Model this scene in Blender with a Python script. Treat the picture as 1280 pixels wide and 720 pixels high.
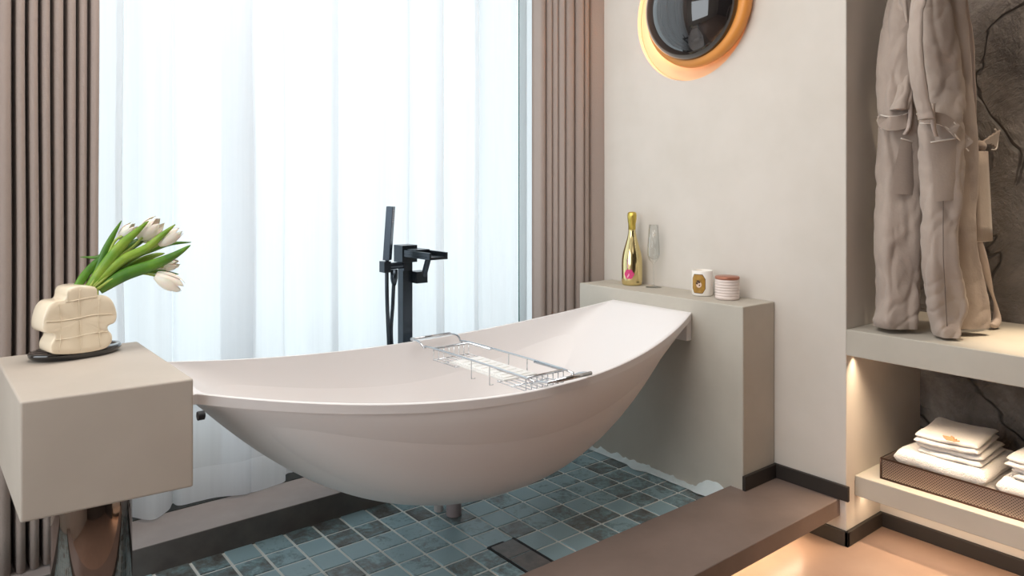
import bpy, bmesh, math, random
from mathutils import Vector, Matrix, noise
random.seed(7)
C = bpy.context.scene
for o in list(bpy.data.objects): bpy.data.objects.remove(o)

# ---------------------------------------------------------------- camera
U = 0.1                                   # one floor tile, metres
TH = 0.6747764; SN, CS = math.sin(TH), math.cos(TH)
FPX, CXP, HY, CAMZ = 920.069, 640.0, 232.6, 11.6976
cam = bpy.data.cameras.new('camera'); camo = bpy.data.objects.new('camera', cam); C.collection.objects.link(camo)
cam.sensor_width = 36; cam.lens = FPX / 1280 * 36; cam.shift_y = -(360 - HY) / 1280
camo.location = (0, 0, CAMZ * U); camo.rotation_euler = (math.pi / 2, 0, -TH)
cam.clip_start = 0.05; cam.clip_end = 200
C.camera = camo
# ---------------------------------------------------------------- exposure, world
C.view_settings.view_transform = 'Standard'; C.view_settings.look = 'None'
C.view_settings.gamma = 1; C.view_settings.exposure = 0.0; C.view_settings.use_curve_mapping = False
w = bpy.data.worlds.new('world'); C.world = w; w.use_nodes = True
bg = w.node_tree.nodes['Background']; bg.inputs[0].default_value = (0.88, 0.95, 1.0, 1); bg.inputs[1].default_value = 1.72

def area(name, loc, direction, sx, sy, power, col=(1, 1, 1), spread=math.pi, portal=False):
    l = bpy.data.lights.new(name, 'AREA'); l.shape = 'RECTANGLE'; l.size = sx; l.size_y = sy
    l.energy = power; l.color = col; l.spread = spread
    o = bpy.data.objects.new(name, l); C.collection.objects.link(o); o.location = loc
    o.rotation_euler = Vector(direction).to_track_quat('-Z', 'Y').to_euler()
    if portal: l.cycles.is_portal = True
    return o
area('window_portal', (1.3, 2.93, 1.55), (0, -1, 0), 3.0, 2.5, 1, portal=True)
WARM = (1.0, 0.77, 0.53); SOFT = (1.0, 0.965, 0.93)
area('added_ceiling_fill', (0.8, 1.5, 2.72), (0, 0, -1), 1.5, 1.5, 40, SOFT)  # unseen overhead fill, added to raise the room's light level
area('added_ceiling_fill', (-0.2, -1.4, 2.72), (0, 0, -1), 1.4, 1.4, 5, SOFT)  # weaker fill added behind the camera
area('added_side_fill', (-1.58, 1.2, 1.55), (1, 0, 0), 2.2, 1.9, 26, (0.93, 0.97, 1.0))  # cool fill added from the left, outside an invented wall opening
def strip_light(name, loc, direction, axis, length, power, col, spread=math.pi):
    z = -Vector(direction).normalized(); y = Vector(axis); x = y.cross(z).normalized(); y = z.cross(x)
    o = area(name, loc, direction, 0.014, length, power, col, spread)
    o.rotation_euler = Matrix((x, y, z)).transposed().to_euler(); return o
strip_light('led_strip_upper_shelf', (2.585, 0.545, 0.571), (-0.08, 0, -1), (0, 1, 0), 1.46, 5.5, WARM, math.radians(105))
strip_light('led_strip_lower_shelf', (2.66, 0.545, 0.062), (0, 0, -1), (0, 1, 0), 1.46, 1.7, WARM)
strip_light('led_strip_step', (1.3, 1.40, -0.006), (0, 0, -1), (1, 0, 0), 2.3, 4.5, WARM)
def spot(name, loc, target, power, col, size=50, blend=.6, rad=.02):
    l = bpy.data.lights.new(name, 'SPOT'); l.energy = power; l.color = col; l.spot_size = math.radians(size); l.spot_blend = blend; l.shadow_soft_size = rad
    o = bpy.data.objects.new(name, l); C.collection.objects.link(o); o.location = loc
    o.rotation_euler = (Vector(target) - Vector(loc)).to_track_quat('-Z', 'Y').to_euler(); return o
spot('niche_downlight_and_fill', (2.80, 0.70, 2.7), (2.80, 0.71, 0.667), 260, (1, .80, .56), 21, .9)
spot('niche_downlight_and_fill', (2.92, 0.35, 2.7), (3.13, 0.75, 1.2), 60, (1, .82, .62), 60, .9)  # unseen wall washer added to brighten the stone

# ---------------------------------------------------------------- helpers
def ray(u, v):
    r = (u - CXP) / FPX
    return Vector((SN + r * CS, CS - r * SN, (HY - v) / FPX))
def px(u, v, x=None, y=None, z=None):
    """point (in tile units, z over the tiles) seen at (u, v) on a given wall plane"""
    d = ray(u, v)
    if x is not None: t = x / d.x
    elif y is not None: t = y / d.y
    else: t = (z - CAMZ) / d.z
    return Vector((d.x * t, d.y * t, d.z * t + CAMZ))

def nd(nt, typ, **kw):
    n = nt.nodes.new(typ)
    for k, v in kw.items():
        if k.startswith('i_'): n.inputs[k[2:].replace('_', ' ')].default_value = v
        else: setattr(n, k, v)
    return n
def lin(c):
    return tuple(((x / 255) / 12.92 if x / 255 <= .04045 else ((x / 255 + .055) / 1.055) ** 2.4) for x in c[:3]) + (1,)
def mat(name, col, rough=.5, metal=0, col2=None, nscale=6, bump=0, bscale=40, detail=4, spec=.5, coat=0, stretch=None, sss=0, sheen=0, distort=0):
    m = bpy.data.materials.new(name); m.use_nodes = True; nt = m.node_tree; p = nt.nodes['Principled BSDF']
    p.inputs['Base Color'].default_value = lin(col); p.inputs['Roughness'].default_value = rough
    p.inputs['Metallic'].default_value = metal; p.inputs['Specular IOR Level'].default_value = spec
    p.inputs['Coat Weight'].default_value = coat; p.inputs['Coat Roughness'].default_value = .05
    p.inputs['Sheen Weight'].default_value = sheen
    if sss: p.inputs['Subsurface Weight'].default_value = sss; p.inputs['Subsurface Scale'].default_value = .01
    tc = nd(nt, 'ShaderNodeTexCoord'); mp = nd(nt, 'ShaderNodeMapping')
    nt.links.new(tc.outputs['Object'], mp.inputs[0])
    if stretch: mp.inputs['Scale'].default_value = stretch
    if col2:
        n = nd(nt, 'ShaderNodeTexNoise', i_Scale=nscale, i_Detail=detail, i_Roughness=.6, i_Distortion=distort)
        r = nd(nt, 'ShaderNodeValToRGB'); r.color_ramp.elements[0].position = .35; r.color_ramp.elements[1].position = .65
        r.color_ramp.elements[0].color = lin(col2); r.color_ramp.elements[1].color = lin(col)
        nt.links.new(mp.outputs[0], n.inputs['Vector']); nt.links.new(n.outputs[0], r.inputs[0]); nt.links.new(r.outputs[0], p.inputs['Base Color'])
    if bump:
        n = nd(nt, 'ShaderNodeTexNoise', i_Scale=bscale, i_Detail=5); b = nd(nt, 'ShaderNodeBump', i_Strength=bump, i_Distance=.01)
        nt.links.new(mp.outputs[0], n.inputs['Vector']); nt.links.new(n.outputs[0], b.inputs['Height']); nt.links.new(b.outputs[0], p.inputs['Normal'])
    return m
def new_bm(): return bmesh.new()
def link(name, bm, m, parent=None, smooth=False, mods=None, bevel=0, seg=2):
    bmesh.ops.recalc_face_normals(bm, faces=bm.faces[:])
    me = bpy.data.meshes.new(name); bm.to_mesh(me); bm.free()
    if smooth:
        for p in me.polygons: p.use_smooth = True
    for mm in (m if isinstance(m, (list, tuple)) else [m]): me.materials.append(mm)
    o = bpy.data.objects.new(name, me); C.collection.objects.link(o)
    if parent:
        o.parent = parent; o.matrix_parent_inverse = Matrix.Translation(parent.location).inverted() if parent.type == 'EMPTY' else Matrix.Translation(parent.location).inverted()
    if bevel:
        b = o.modifiers.new('bevel', 'BEVEL'); b.width = bevel; b.segments = seg; b.limit_method = 'ANGLE'; b.angle_limit = math.radians(40)
        b.harden_normals = False
    return o
def thing(name, label, cat, loc, group=None):
    o = bpy.data.objects.new(name, None); C.collection.objects.link(o); o.location = loc; o.empty_display_size = .05
    tag(o, label, cat, group); return o
def tag(o, label, cat, group=None):
    o['label'] = label; o['category'] = cat
    if group: o['group'] = group
    return o
def struct(o): o['kind'] = 'structure'; return o

def box(bm, x0, x1, y0, y1, z0, z1, mi=0):
    """tile units"""
    v = [bm.verts.new((x * U, y * U, z * U)) for z in (z0, z1) for y in (y0, y1) for x in (x0, x1)]
    for f in ((0, 2, 3, 1), (4, 5, 7, 6), (0, 1, 5, 4), (2, 6, 7, 3), (0, 4, 6, 2), (1, 3, 7, 5)):
        bm.faces.new([v[i] for i in f]).material_index = mi
def prism(bm, pts, z0, z1):
    a = [bm.verts.new((p[0] * U, p[1] * U, z0 * U)) for p in pts]; b = [bm.verts.new((p[0] * U, p[1] * U, z1 * U)) for p in pts]
    n = len(pts); bm.faces.new(a[::-1]); bm.faces.new(b)
    for i in range(n): bm.faces.new((a[i], a[(i + 1) % n], b[(i + 1) % n], b[i]))
def lathe(bm, prof, c, seg=40, cap=True, tilt=None):
    """prof list of (r, z) tile units round a vertical axis at c"""
    rings = []
    for r, z in prof:
        ring = []
        for k in range(seg):
            a = 2 * math.pi * k / seg
            p = Vector((r * math.cos(a), r * math.sin(a), z))
            if tilt: p = tilt @ p
            ring.append(bm.verts.new((p + Vector(c)) * U))
        rings.append(ring)
    for a, b in zip(rings, rings[1:]):
        for k in range(seg): bm.faces.new((a[k], a[(k + 1) % seg], b[(k + 1) % seg], b[k]))
    if cap:
        bm.faces.new(rings[0][::-1]); bm.faces.new(rings[-1])
def smooth_path(pts, n=6):
    pts = [Vector(p) for p in pts]
    out = []
    for i in range(len(pts) - 1):
        p0 = pts[max(i - 1, 0)]; p1 = pts[i]; p2 = pts[i + 1]; p3 = pts[min(i + 2, len(pts) - 1)]
        for k in range(n):
            t = k / n
            out.append(.5 * ((2 * p1) + (p2 - p0) * t + (2 * p0 - 5 * p1 + 4 * p2 - p3) * t * t + (3 * p1 - p0 - 3 * p2 + p3) * t ** 3))
    out.append(pts[-1]); return out
def tube(bm, pts, r, seg=8, closed=False):
    """tile units; r number or list"""
    pts = [Vector(p) for p in pts]; n = len(pts); rings = []
    up = Vector((0, 0, 1)); prev = None
    for i, p in enumerate(pts):
        if closed: d = pts[(i + 1) % n] - pts[i - 1]
        else: d = pts[min(i + 1, n - 1)] - pts[max(i - 1, 0)]
        if d.length < 1e-9: d = Vector((0, 0, 1))
        d.normalize()
        if prev is None:
            a = d.cross(up)
            if a.length < .1: a = d.cross(Vector((1, 0, 0)))
        else: a = prev - d * prev.dot(d)
        a.normalize(); prev = a; b = d.cross(a)
        rr = r[i] if isinstance(r, (list, tuple)) else r
        rings.append([bm.verts.new((p + a * rr * math.cos(2 * math.pi * k / seg) + b * rr * math.sin(2 * math.pi * k / seg)) * U) for k in range(seg)])
    for i in range(n if closed else n - 1):
        A, B = rings[i], rings[(i + 1) % n]
        for k in range(seg): bm.faces.new((A[k], A[(k + 1) % seg], B[(k + 1) % seg], B[k]))
    if not closed: bm.faces.new(rings[0][::-1]); bm.faces.new(rings[-1])
def grid(bm, P, mi=0):
    V = [[bm.verts.new(Vector(p) * U) for p in row] for row in P]
    for a, b in zip(V, V[1:]):
        for k in range(len(a) - 1): bm.faces.new((a[k], a[k + 1], b[k + 1], b[k])).material_index = mi
    return V

# ---------------------------------------------------------------- materials
M = {}
M['wall'] = mat('wall_plaster', (214, 206, 197), .85, col2=(207, 199, 189), nscale=2.5, bump=.08, bscale=12, spec=.25)
M['plaster'] = mat('beige_plaster', (192, 185, 173), .7, col2=(184, 177, 165), nscale=4, bump=.06, bscale=15, spec=.3)
M['block'] = mat('block_plaster', (193, 182, 170), .6, col2=(185, 174, 162), nscale=3, bump=.08, bscale=14, spec=.35)
M['backwall'] = mat('dark_wall', (84, 76, 70), .7)  # unseen rear walls coloured dark to cut the bounce from behind
M['ceiling'] = mat('ceiling_paint', (225, 220, 212), .9)
M['kerb'] = mat('step_microcement', (132, 114, 105), .5, col2=(122, 105, 96), nscale=5, bump=.05, bscale=10)
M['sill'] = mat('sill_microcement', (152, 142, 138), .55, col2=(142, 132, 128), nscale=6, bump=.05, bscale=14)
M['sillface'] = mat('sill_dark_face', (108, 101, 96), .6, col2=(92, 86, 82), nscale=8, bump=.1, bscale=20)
M['floor'] = mat('floor_microcement', (166, 138, 121), .33, col2=(156, 129, 113), nscale=4, bump=.03, bscale=8)
M['grout'] = mat('grout', (226, 226, 220), .8)
M['base'] = mat('baseboard_dark', (46, 40, 36), .5)
M['bath'] = mat('bath_solid_surface', (232, 227, 225), .42, spec=.5)
M['black'] = mat('matte_black_metal', (62, 70, 78), .26, metal=.8, spec=.5)
M['rubber'] = mat('black_rubber', (18, 18, 20), .6)
M['chrome'] = mat('chrome', (205, 208, 212), .1, metal=1)
M['mirror'] = mat('mirror_steel', (150, 138, 132), .05, metal=1, bump=.02, bscale=9, stretch=(1, 1, .15))
M['whiteplastic'] = mat('white_plastic', (238, 236, 232), .4)
M['ceramic'] = mat('cream_ceramic', (238, 222, 196), .22, spec=.5, coat=.4, bump=.06, bscale=22)
M['blackglass'] = mat('black_glass', (14, 12, 14), .08, coat=1)
M['leaf'] = mat('tulip_leaf', (92, 140, 40), .4, col2=(60, 108, 34), nscale=14, stretch=(1, 1, 1), sss=.05)
M['leaf2'] = mat('tulip_leaf_light', (146, 170, 62), .4, col2=(100, 145, 44), nscale=14)
M['stem'] = mat('tulip_stem', (160, 180, 84), .45)
M['petal'] = mat('tulip_petal', (246, 238, 226), .5, sss=.2, col2=(240, 228, 210), nscale=20)
M['gold'] = mat('gold_foil', (232, 214, 158), .12, metal=1)
M['goldmatte'] = mat('gold_cap_foil', (214, 190, 96), .35, metal=1, bump=.4, bscale=90)
M['pink'] = mat('pink_label', (214, 62, 120), .5)
M['pinklight'] = mat('pale_pink_print', (240, 170, 195), .5)
M['candle'] = mat('white_ceramic', (240, 234, 226), .3)
M['wax'] = mat('candle_wax', (236, 224, 200), .6, sss=.2)
M['goldlabel'] = mat('gold_label', (176, 132, 52), .45, col2=(150, 110, 40), nscale=60)
M['labeldark'] = mat('label_print', (84, 58, 40), .6)
M['labelpale'] = mat('label_print_pale', (222, 196, 176), .6)
M['jar'] = mat('ribbed_ceramic', (226, 210, 202), .45)
M['copper'] = mat('copper_lid', (176, 116, 92), .35, metal=.5)
M['towel'] = mat('towel', (240, 234, 228), .95, bump=.7, bscale=260, sheen=.3)
M['thread'] = mat('embroidery', (190, 140, 96), .7)
M['robe'] = mat('robe_cotton', (174, 158, 146), .9, col2=(166, 150, 139), nscale=8, bump=.12, bscale=120, sheen=.15)
M['robelight'] = mat('robe_lining', (196, 180, 170), .9, bump=.1, bscale=120)
M['piping'] = mat('white_piping', (226, 216, 206), .8)
M['seam'] = mat('seam_thread', (104, 90, 82), .9)
M['drape'] = mat('drape_fabric', (158, 142, 133), .9, bump=.15, bscale=160, sheen=.1)
M['frame'] = mat('window_frame', (28, 34, 34), .4)
M['greenframe'] = mat('window_frame_green', (30, 78, 70), .4)
M['lampgold'] = mat('lamp_ring', (226, 150, 72), .4)
M['lampplate'] = mat('lamp_plate', (238, 206, 168), .6)
M['lampglass'] = mat('smoked_glass', (30, 27, 28), .05, spec=.6, coat=1)
M['caulk'] = mat('white_sealant', (214, 222, 222), .7, bump=.6, bscale=40)
M['pipe'] = mat('drain_pipe', (206, 200, 198), .3)
M['pipe2'] = mat('drain_pipe_grey', (176, 160, 160), .35)

def glass(name, col=(1, 1, 1, 1), rough=0):
    m = bpy.data.materials.new(name); m.use_nodes = True; p = m.node_tree.nodes['Principled BSDF']
    p.inputs['Base Color'].default_value = col; p.inputs['Transmission Weight'].default_value = 1; p.inputs['Roughness'].default_value = rough
    p.inputs['IOR'].default_value = 1.45; return m
def thin_glass():
    m = bpy.data.materials.new('clear_glass'); m.use_nodes = True; nt = m.node_tree; nt.nodes.clear()
    o = nd(nt, 'ShaderNodeOutputMaterial'); t = nd(nt, 'ShaderNodeBsdfTransparent'); g = nd(nt, 'ShaderNodeBsdfGlossy', i_Roughness=.02); fr = nd(nt, 'ShaderNodeMapRange'); lw = nd(nt, 'ShaderNodeLayerWeight', i_Blend=.25); nt.links.new(lw.outputs['Facing'], fr.inputs[0]); fr.inputs[1].default_value = .1; fr.inputs[2].default_value = 1; fr.inputs[3].default_value = .03; fr.inputs[4].default_value = .85
    t.inputs[0].default_value = (.96, .97, .97, 1); mx = nd(nt, 'ShaderNodeMixShader')
    nt.links.new(fr.outputs[0], mx.inputs[0]); nt.links.new(t.outputs[0], mx.inputs[1]); nt.links.new(g.outputs[0], mx.inputs[2]); nt.links.new(mx.outputs[0], o.inputs[0]); return m
M['glass'] = thin_glass()
def pane():
    m = bpy.data.materials.new('window_glass'); m.use_nodes = True; nt = m.node_tree; nt.nodes.clear()
    o = nd(nt, 'ShaderNodeOutputMaterial'); t = nd(nt, 'ShaderNodeBsdfTransparent'); g = nd(nt, 'ShaderNodeBsdfGlossy', i_Roughness=.02)
    t.inputs[0].default_value = (.94, .97, .97, 1)
    mx = nd(nt, 'ShaderNodeMixShader'); mx.inputs[0].default_value = .05
    nt.links.new(t.outputs[0], mx.inputs[1]); nt.links.new(g.outputs[0], mx.inputs[2]); nt.links.new(mx.outputs[0], o.inputs[0]); return m
M['pane'] = pane()
def sheer(name, k):
    m = bpy.data.materials.new(name); m.use_nodes = True; nt = m.node_tree; nt.nodes.clear()
    o = nd(nt, 'ShaderNodeOutputMaterial'); t = nd(nt, 'ShaderNodeBsdfTransparent'); tl = nd(nt, 'ShaderNodeBsdfTranslucent'); df = nd(nt, 'ShaderNodeBsdfDiffuse')
    tl.inputs[0].default_value = (.93, .95, .97, 1); df.inputs[0].default_value = (.84, .84, .86, 1); t.inputs[0].default_value = (1, 1, 1, 1)
    a = nd(nt, 'ShaderNodeMixShader'); a.inputs[0].default_value = .42
    nt.links.new(tl.outputs[0], a.inputs[1]); nt.links.new(df.outputs[0], a.inputs[2])
    b = nd(nt, 'ShaderNodeMixShader')
    # weave: fine vertical slubs vary how open the cloth is
    tc = nd(nt, 'ShaderNodeTexCoord'); mp = nd(nt, 'ShaderNodeMapping'); mp.inputs['Scale'].default_value = (45, 45, .8)
    n = nd(nt, 'ShaderNodeTexNoise', i_Scale=1.0, i_Detail=3); mr = nd(nt, 'ShaderNodeMapRange')
    mr.inputs[1].default_value = .3; mr.inputs[2].default_value = .7; mr.inputs[3].default_value = k - .03; mr.inputs[4].default_value = k + .03
    nt.links.new(tc.outputs['Object'], mp.inputs[0]); nt.links.new(mp.outputs[0], n.inputs['Vector']); nt.links.new(n.outputs[0], mr.inputs[0]); nt.links.new(mr.outputs[0], b.inputs[0])
    nt.links.new(t.outputs[0], b.inputs[1]); nt.links.new(a.outputs[0], b.inputs[2]); nt.links.new(b.outputs[0], o.inputs[0]); return m
M['sheer'] = sheer('sheer_voile', .74); M['sheerhem'] = sheer('sheer_hem', .9)

def stone():
    m = bpy.data.materials.new('dark_stone'); m.use_nodes = True; nt = m.node_tree; p = nt.nodes['Principled BSDF']; p.inputs['Roughness'].default_value = .6
    tc = nd(nt, 'ShaderNodeTexCoord')
    n1 = nd(nt, 'ShaderNodeTexNoise', i_Scale=3.0, i_Detail=8, i_Roughness=.65, i_Distortion=.6)
    r = nd(nt, 'ShaderNodeValToRGB'); e = r.color_ramp.elements; e[0].position = .3; e[0].color = lin((92, 84, 79)); e[1].position = .7; e[1].color = lin((178, 166, 156)); x = e.new(.5); x.color = lin((134, 124, 116))
    n2 = nd(nt, 'ShaderNodeTexNoise', i_Scale=1.3, i_Detail=3, i_Distortion=2.0)
    # thin cracks with their shadow put into the colour, where the second noise passes its middle value
    s = nd(nt, 'ShaderNodeMath', operation='SUBTRACT'); s.inputs[1].default_value = .5
    ab = nd(nt, 'ShaderNodeMath', operation='ABSOLUTE'); mr = nd(nt, 'ShaderNodeMapRange'); mr.inputs[1].default_value = 0; mr.inputs[2].default_value = .022; mr.inputs[3].default_value = .62; mr.inputs[4].default_value = 1
    mix = nd(nt, 'ShaderNodeMix', data_type='RGBA', blend_type='MULTIPLY'); mix.inputs[0].default_value = 1
    for n in (n1, n2): nt.links.new(tc.outputs['Object'], n.inputs['Vector'])
    nt.links.new(n1.outputs[0], r.inputs[0]); nt.links.new(n2.outputs[0], s.inputs[0]); nt.links.new(s.outputs[0], ab.inputs[0]); nt.links.new(ab.outputs[0], mr.inputs[0])
    nt.links.new(r.outputs[0], mix.inputs[6]); nt.links.new(mr.outputs[0], mix.inputs[7]); nt.links.new(mix.outputs[2], p.inputs['Base Color'])
    n3 = nd(nt, 'ShaderNodeTexNoise', i_Scale=4.5, i_Detail=9, i_Roughness=.62, i_Distortion=.5); nt.links.new(tc.outputs['Object'], n3.inputs['Vector'])
    ml = nd(nt, 'ShaderNodeMath', operation='MULTIPLY'); nt.links.new(n3.outputs[0], ml.inputs[0]); nt.links.new(mr.outputs[0], ml.inputs[1])
    b = nd(nt, 'ShaderNodeBump', i_Strength=1.0, i_Distance=.12); nt.links.new(ml.outputs[0], b.inputs['Height']); nt.links.new(b.outputs[0], p.inputs['Normal']); return m
M['stone'] = stone()
def tilemat():
    m = bpy.data.materials.new('teal_tiles'); m.use_nodes = True; nt = m.node_tree; p = nt.nodes['Principled BSDF']; p.inputs['Roughness'].default_value = .28
    tc = nd(nt, 'ShaderNodeTexCoord'); at = nd(nt, 'ShaderNodeAttribute'); at.attribute_name = 'rnd'
    ad = nd(nt, 'ShaderNodeVectorMath', operation='ADD'); sc = nd(nt, 'ShaderNodeVectorMath', operation='SCALE'); sc.inputs[3].default_value = 40
    nt.links.new(at.outputs['Color'], sc.inputs[0]); nt.links.new(tc.outputs['Object'], ad.inputs[0]); nt.links.new(sc.outputs[0], ad.inputs[1])
    n = nd(nt, 'ShaderNodeTexNoise', i_Scale=16, i_Detail=7, i_Roughness=.7, i_Distortion=.4); nt.links.new(ad.outputs[0], n.inputs['Vector'])
    n2 = nd(nt, 'ShaderNodeTexNoise', i_Scale=70, i_Detail=5, i_Roughness=.7); nt.links.new(ad.outputs[0], n2.inputs['Vector'])
    a1 = nd(nt, 'ShaderNodeMath', operation='MULTIPLY_ADD'); a1.inputs[1].default_value = .45
    sp = nd(nt, 'ShaderNodeSeparateXYZ'); nt.links.new(at.outputs['Vector'], sp.inputs[0])
    nt.links.new(sp.outputs[0], a1.inputs[0]); nt.links.new(n.outputs[0], a1.inputs[2])
    a2 = nd(nt, 'ShaderNodeMath', operation='MULTIPLY_ADD'); a2.inputs[1].default_value = .5; nt.links.new(n2.outputs[0], a2.inputs[0]); nt.links.new(a1.outputs[0], a2.inputs[2])
    r = nd(nt, 'ShaderNodeValToRGB'); e = r.color_ramp.elements
    e[0].position = .62; e[0].color = lin((84, 76, 72)); e[1].position = 1.06 - .06; e[1].color = lin((150, 176, 182)); x = e.new(.78); x.color = lin((108, 114, 112)); x = e.new(.90); x.color = lin((122, 146, 150))
    nt.links.new(a2.outputs[0], r.inputs[0]); nt.links.new(r.outputs[0], p.inputs['Base Color'])
    b = nd(nt, 'ShaderNodeBump', i_Strength=.25, i_Distance=.004); nt.links.new(n2.outputs[0], b.inputs['Height']); nt.links.new(b.outputs[0], p.inputs['Normal'])
    return m
M['tile'] = tilemat()
def meshmetal():
    m = mat('perforated_bronze', (140, 124, 114), .35, metal=.8); nt = m.node_tree; p = nt.nodes['Principled BSDF']
    tc = nd(nt, 'ShaderNodeTexCoord'); v = nd(nt, 'ShaderNodeTexVoronoi', i_Scale=150, i_Randomness=0.0)
    mp = nd(nt, 'ShaderNodeMapping'); mp.inputs['Rotation'].default_value = (math.radians(45), 0, 0)
    mr = nd(nt, 'ShaderNodeMapRange'); mr.inputs[1].default_value = .25; mr.inputs[2].default_value = .35; mr.inputs[3].default_value = .2; mr.inputs[4].default_value = 1
    mx = nd(nt, 'ShaderNodeMix', data_type='RGBA', blend_type='MULTIPLY'); mx.inputs[0].default_value = 1; mx.inputs[6].default_value = lin((168, 150, 138))
    nt.links.new(tc.outputs['Object'], mp.inputs[0]); nt.links.new(mp.outputs[0], v.inputs['Vector']); nt.links.new(v.outputs['Distance'], mr.inputs[0]); nt.links.new(mr.outputs[0], mx.inputs[7]); nt.links.new(mx.outputs[2], p.inputs['Base Color'])
    return m
M['meshmetal'] = meshmetal()

# ================================================================ STRUCTURE
WX = 25.37; NY = 12.88; SX = 31.35; ZF = -.95; ZC = 27.5; LX = 23.29
def sbox(name, *a, m='wall', bevel=0):
    bm = new_bm(); box(bm, *a); return struct(link(name, bm, M[m], bevel=bevel))
# floor: outer microcement level and the tiled wet zone on its own bed
co = dict(zip(range(-4, 13), [.05, .04, .02, .05, .04, .05, .06, .06, -.15, -.11, -.09, -.04, -.06, -.02, -.01, .04, .08]))
ro = [.19, .06, .02, -.02, -.06, -.06, -.08, -.06]
XL = lambda i: 10.4291 + i + co.get(i, 0)
YL = lambda j: 24.0662 - j + (ro[j] if 0 <= j < 8 else 0)
bm = new_bm()
box(bm, -15, SX + 1.5, -25, 16.1, ZF - 1, ZF, 0)
box(bm, -15, LX + .2, 16.1, 24.3, ZF - 1, -.03, 1)
G = .047; rl = bm.loops.layers.float_color.new('rnd')
for i in range(-26, 13):
    for j in range(-1, 8):
        x0, x1 = XL(i) + G, (XL(i + 1) if i < 12 else LX + .1) - G; y1, y0 = (YL(j) if j >= 0 else 24.28) - G, YL(j + 1) + G
        if j == 7: y0 = 16.15
        if y1 - y0 < .08: continue
        rc = (random.random(), random.random(), random.random(), 1)
        vs = [bm.verts.new((x * U, y * U, z * U)) for x, y, z in ((x0, y0, -.03), (x1, y0, -.03), (x1, y1, -.03), (x0, y1, -.03))]
        e = .012
        vt = [bm.verts.new((x * U, y * U, 0)) for x, y in ((x0 + e, y0 + e), (x1 - e, y0 + e), (x1 - e, y1 - e), (x0 + e, y1 - e))]
        fs = [bm.faces.new(vt)] + [bm.faces.new((vs[k], vs[(k + 1) % 4], vt[(k + 1) % 4], vt[k])) for k in range(4)]
        for f in fs:
            f.material_index = 2
            for l in f.loops: l[rl] = rc
struct(link('floor', bm, [M['floor'], M['grout'], M['tile']]))
sbox('ceiling', -15, SX + 1.5, -25, 29.6, ZC, ZC + 1, m='ceiling')
LC = Vector((WX, 19.63, 19.1)); LR = 2.93
bm = new_bm(); lathe(bm, [(LR, -.26), (LR, 1.0)], LC, 96, tilt=Matrix.Rotation(-math.pi / 2, 3, 'Y')); cutter = link('cutter', bm, M['wall'])
bm = new_bm(); box(bm, WX, SX + 1.5, NY, 29.4, ZF, ZC); wr_ = struct(link('wall_right', bm, M['wall'], bevel=.004))
bo_ = wr_.modifiers.new('recess', 'BOOLEAN'); bo_.object = cutter; bo_.solver = 'EXACT'; bo_.operation = 'DIFFERENCE'
bpy.context.view_layer.update()
me_ = bpy.data.meshes.new_from_object(wr_.evaluated_get(bpy.context.evaluated_depsgraph_get()))
wr_.modifiers.clear(); wr_.data = me_; bpy.data.objects.remove(cutter)
sbox('wall_niche', SX, SX + 1.5, -8, NY, ZF, ZC, m='stone')
sbox('wall_right', WX, SX + 1.5, -25, -2, ZF, ZC, m='backwall')
bm = new_bm(); box(bm, -16, -15, -25, 1, ZF, ZC); box(bm, -16, -15, 23, 29.4, ZF, ZC); box(bm, -16, -15, 1, 23, ZF, 6); box(bm, -16, -15, 1, 23, 25, ZC)  # opening added to let in the side fill
struct(link('wall_left', bm, M['wall']))
sbox('wall_back', -15, SX, -26, -25, ZF, ZC, m='backwall')
# window wall with its opening (spandrel below, piers either side)
WY = 28.4
bm = new_bm()
box(bm, -15, .5, WY, WY + 1, ZF, ZC); box(bm, .5, 25.4, WY, WY + 1, ZF, 3.5)
struct(link('wall_window', bm, M['wall']))
wf = struct(bpy.data.objects.new('window_1', None)); C.collection.objects.link(wf); wf.location = (1.3, WY * U, .46)
bm = new_bm()
box(bm, .5, 25.37, WY + .05, WY + .6, 3.5, 3.75); box(bm, .5, 25.37, WY + .05, WY + .6, 27.0, 27.5)
for x in (.5, 24.9): box(bm, x, x + .45, WY + .05, WY + .6, 3.75, 27)
link('window_frame', bm, M['frame'], wf)
bm = new_bm(); box(bm, .9, 24.9, WY + .3, WY + .34, 3.7, 27.05); link('window_pane', bm, M['pane'], wf)
# green mullion seen beside the right drape
p = px(655, 200, y=WY - .3)
bm = new_bm(); box(bm, p.x - .08, p.x + .06, WY - .45, WY + .05, 3.5, 27.2); link('window_mullion', bm, M['greenframe'], wf)
# sill platform under the curtains
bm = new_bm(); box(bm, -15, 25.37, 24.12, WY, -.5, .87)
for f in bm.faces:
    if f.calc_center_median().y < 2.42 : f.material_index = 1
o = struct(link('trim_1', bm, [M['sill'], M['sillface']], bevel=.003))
# kerb step with a recess for the led strip beneath its lip
bm = new_bm(); box(bm, -15, WX, 13.1, 16.22, 0.02, .63); struct(link('trim_2', bm, M['kerb'], bevel=.003))
bm = new_bm(); box(bm, -15, WX, 14.6, 16.2, ZF, 0.02); struct(link('trim_3', bm, M['kerb']))
# baseboards
T = .13
bm = new_bm(); box(bm, 23.29 - .05, WX, 15.66 - T, 15.66, .63, 1.16); box(bm, WX - T, WX, NY - T, 15.66, .63, 1.16); struct(link('baseboard_step', bm, M['base'], bevel=.002))
bm = new_bm(); box(bm, WX - T, WX, NY - T, 14.6, ZF, ZF + .52); box(bm, WX - T, 27.93, NY - T, NY, ZF, ZF + .52); box(bm, 27.93 - T, 27.93, -2, NY, ZF, ZF + .52)
struct(link('baseboard_niche', bm, M['base'], bevel=.002))
bm = new_bm(); box(bm, 27.93, SX, -2, NY, ZF, .65); struct(link('trim_4', bm, M['wall']))

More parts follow.
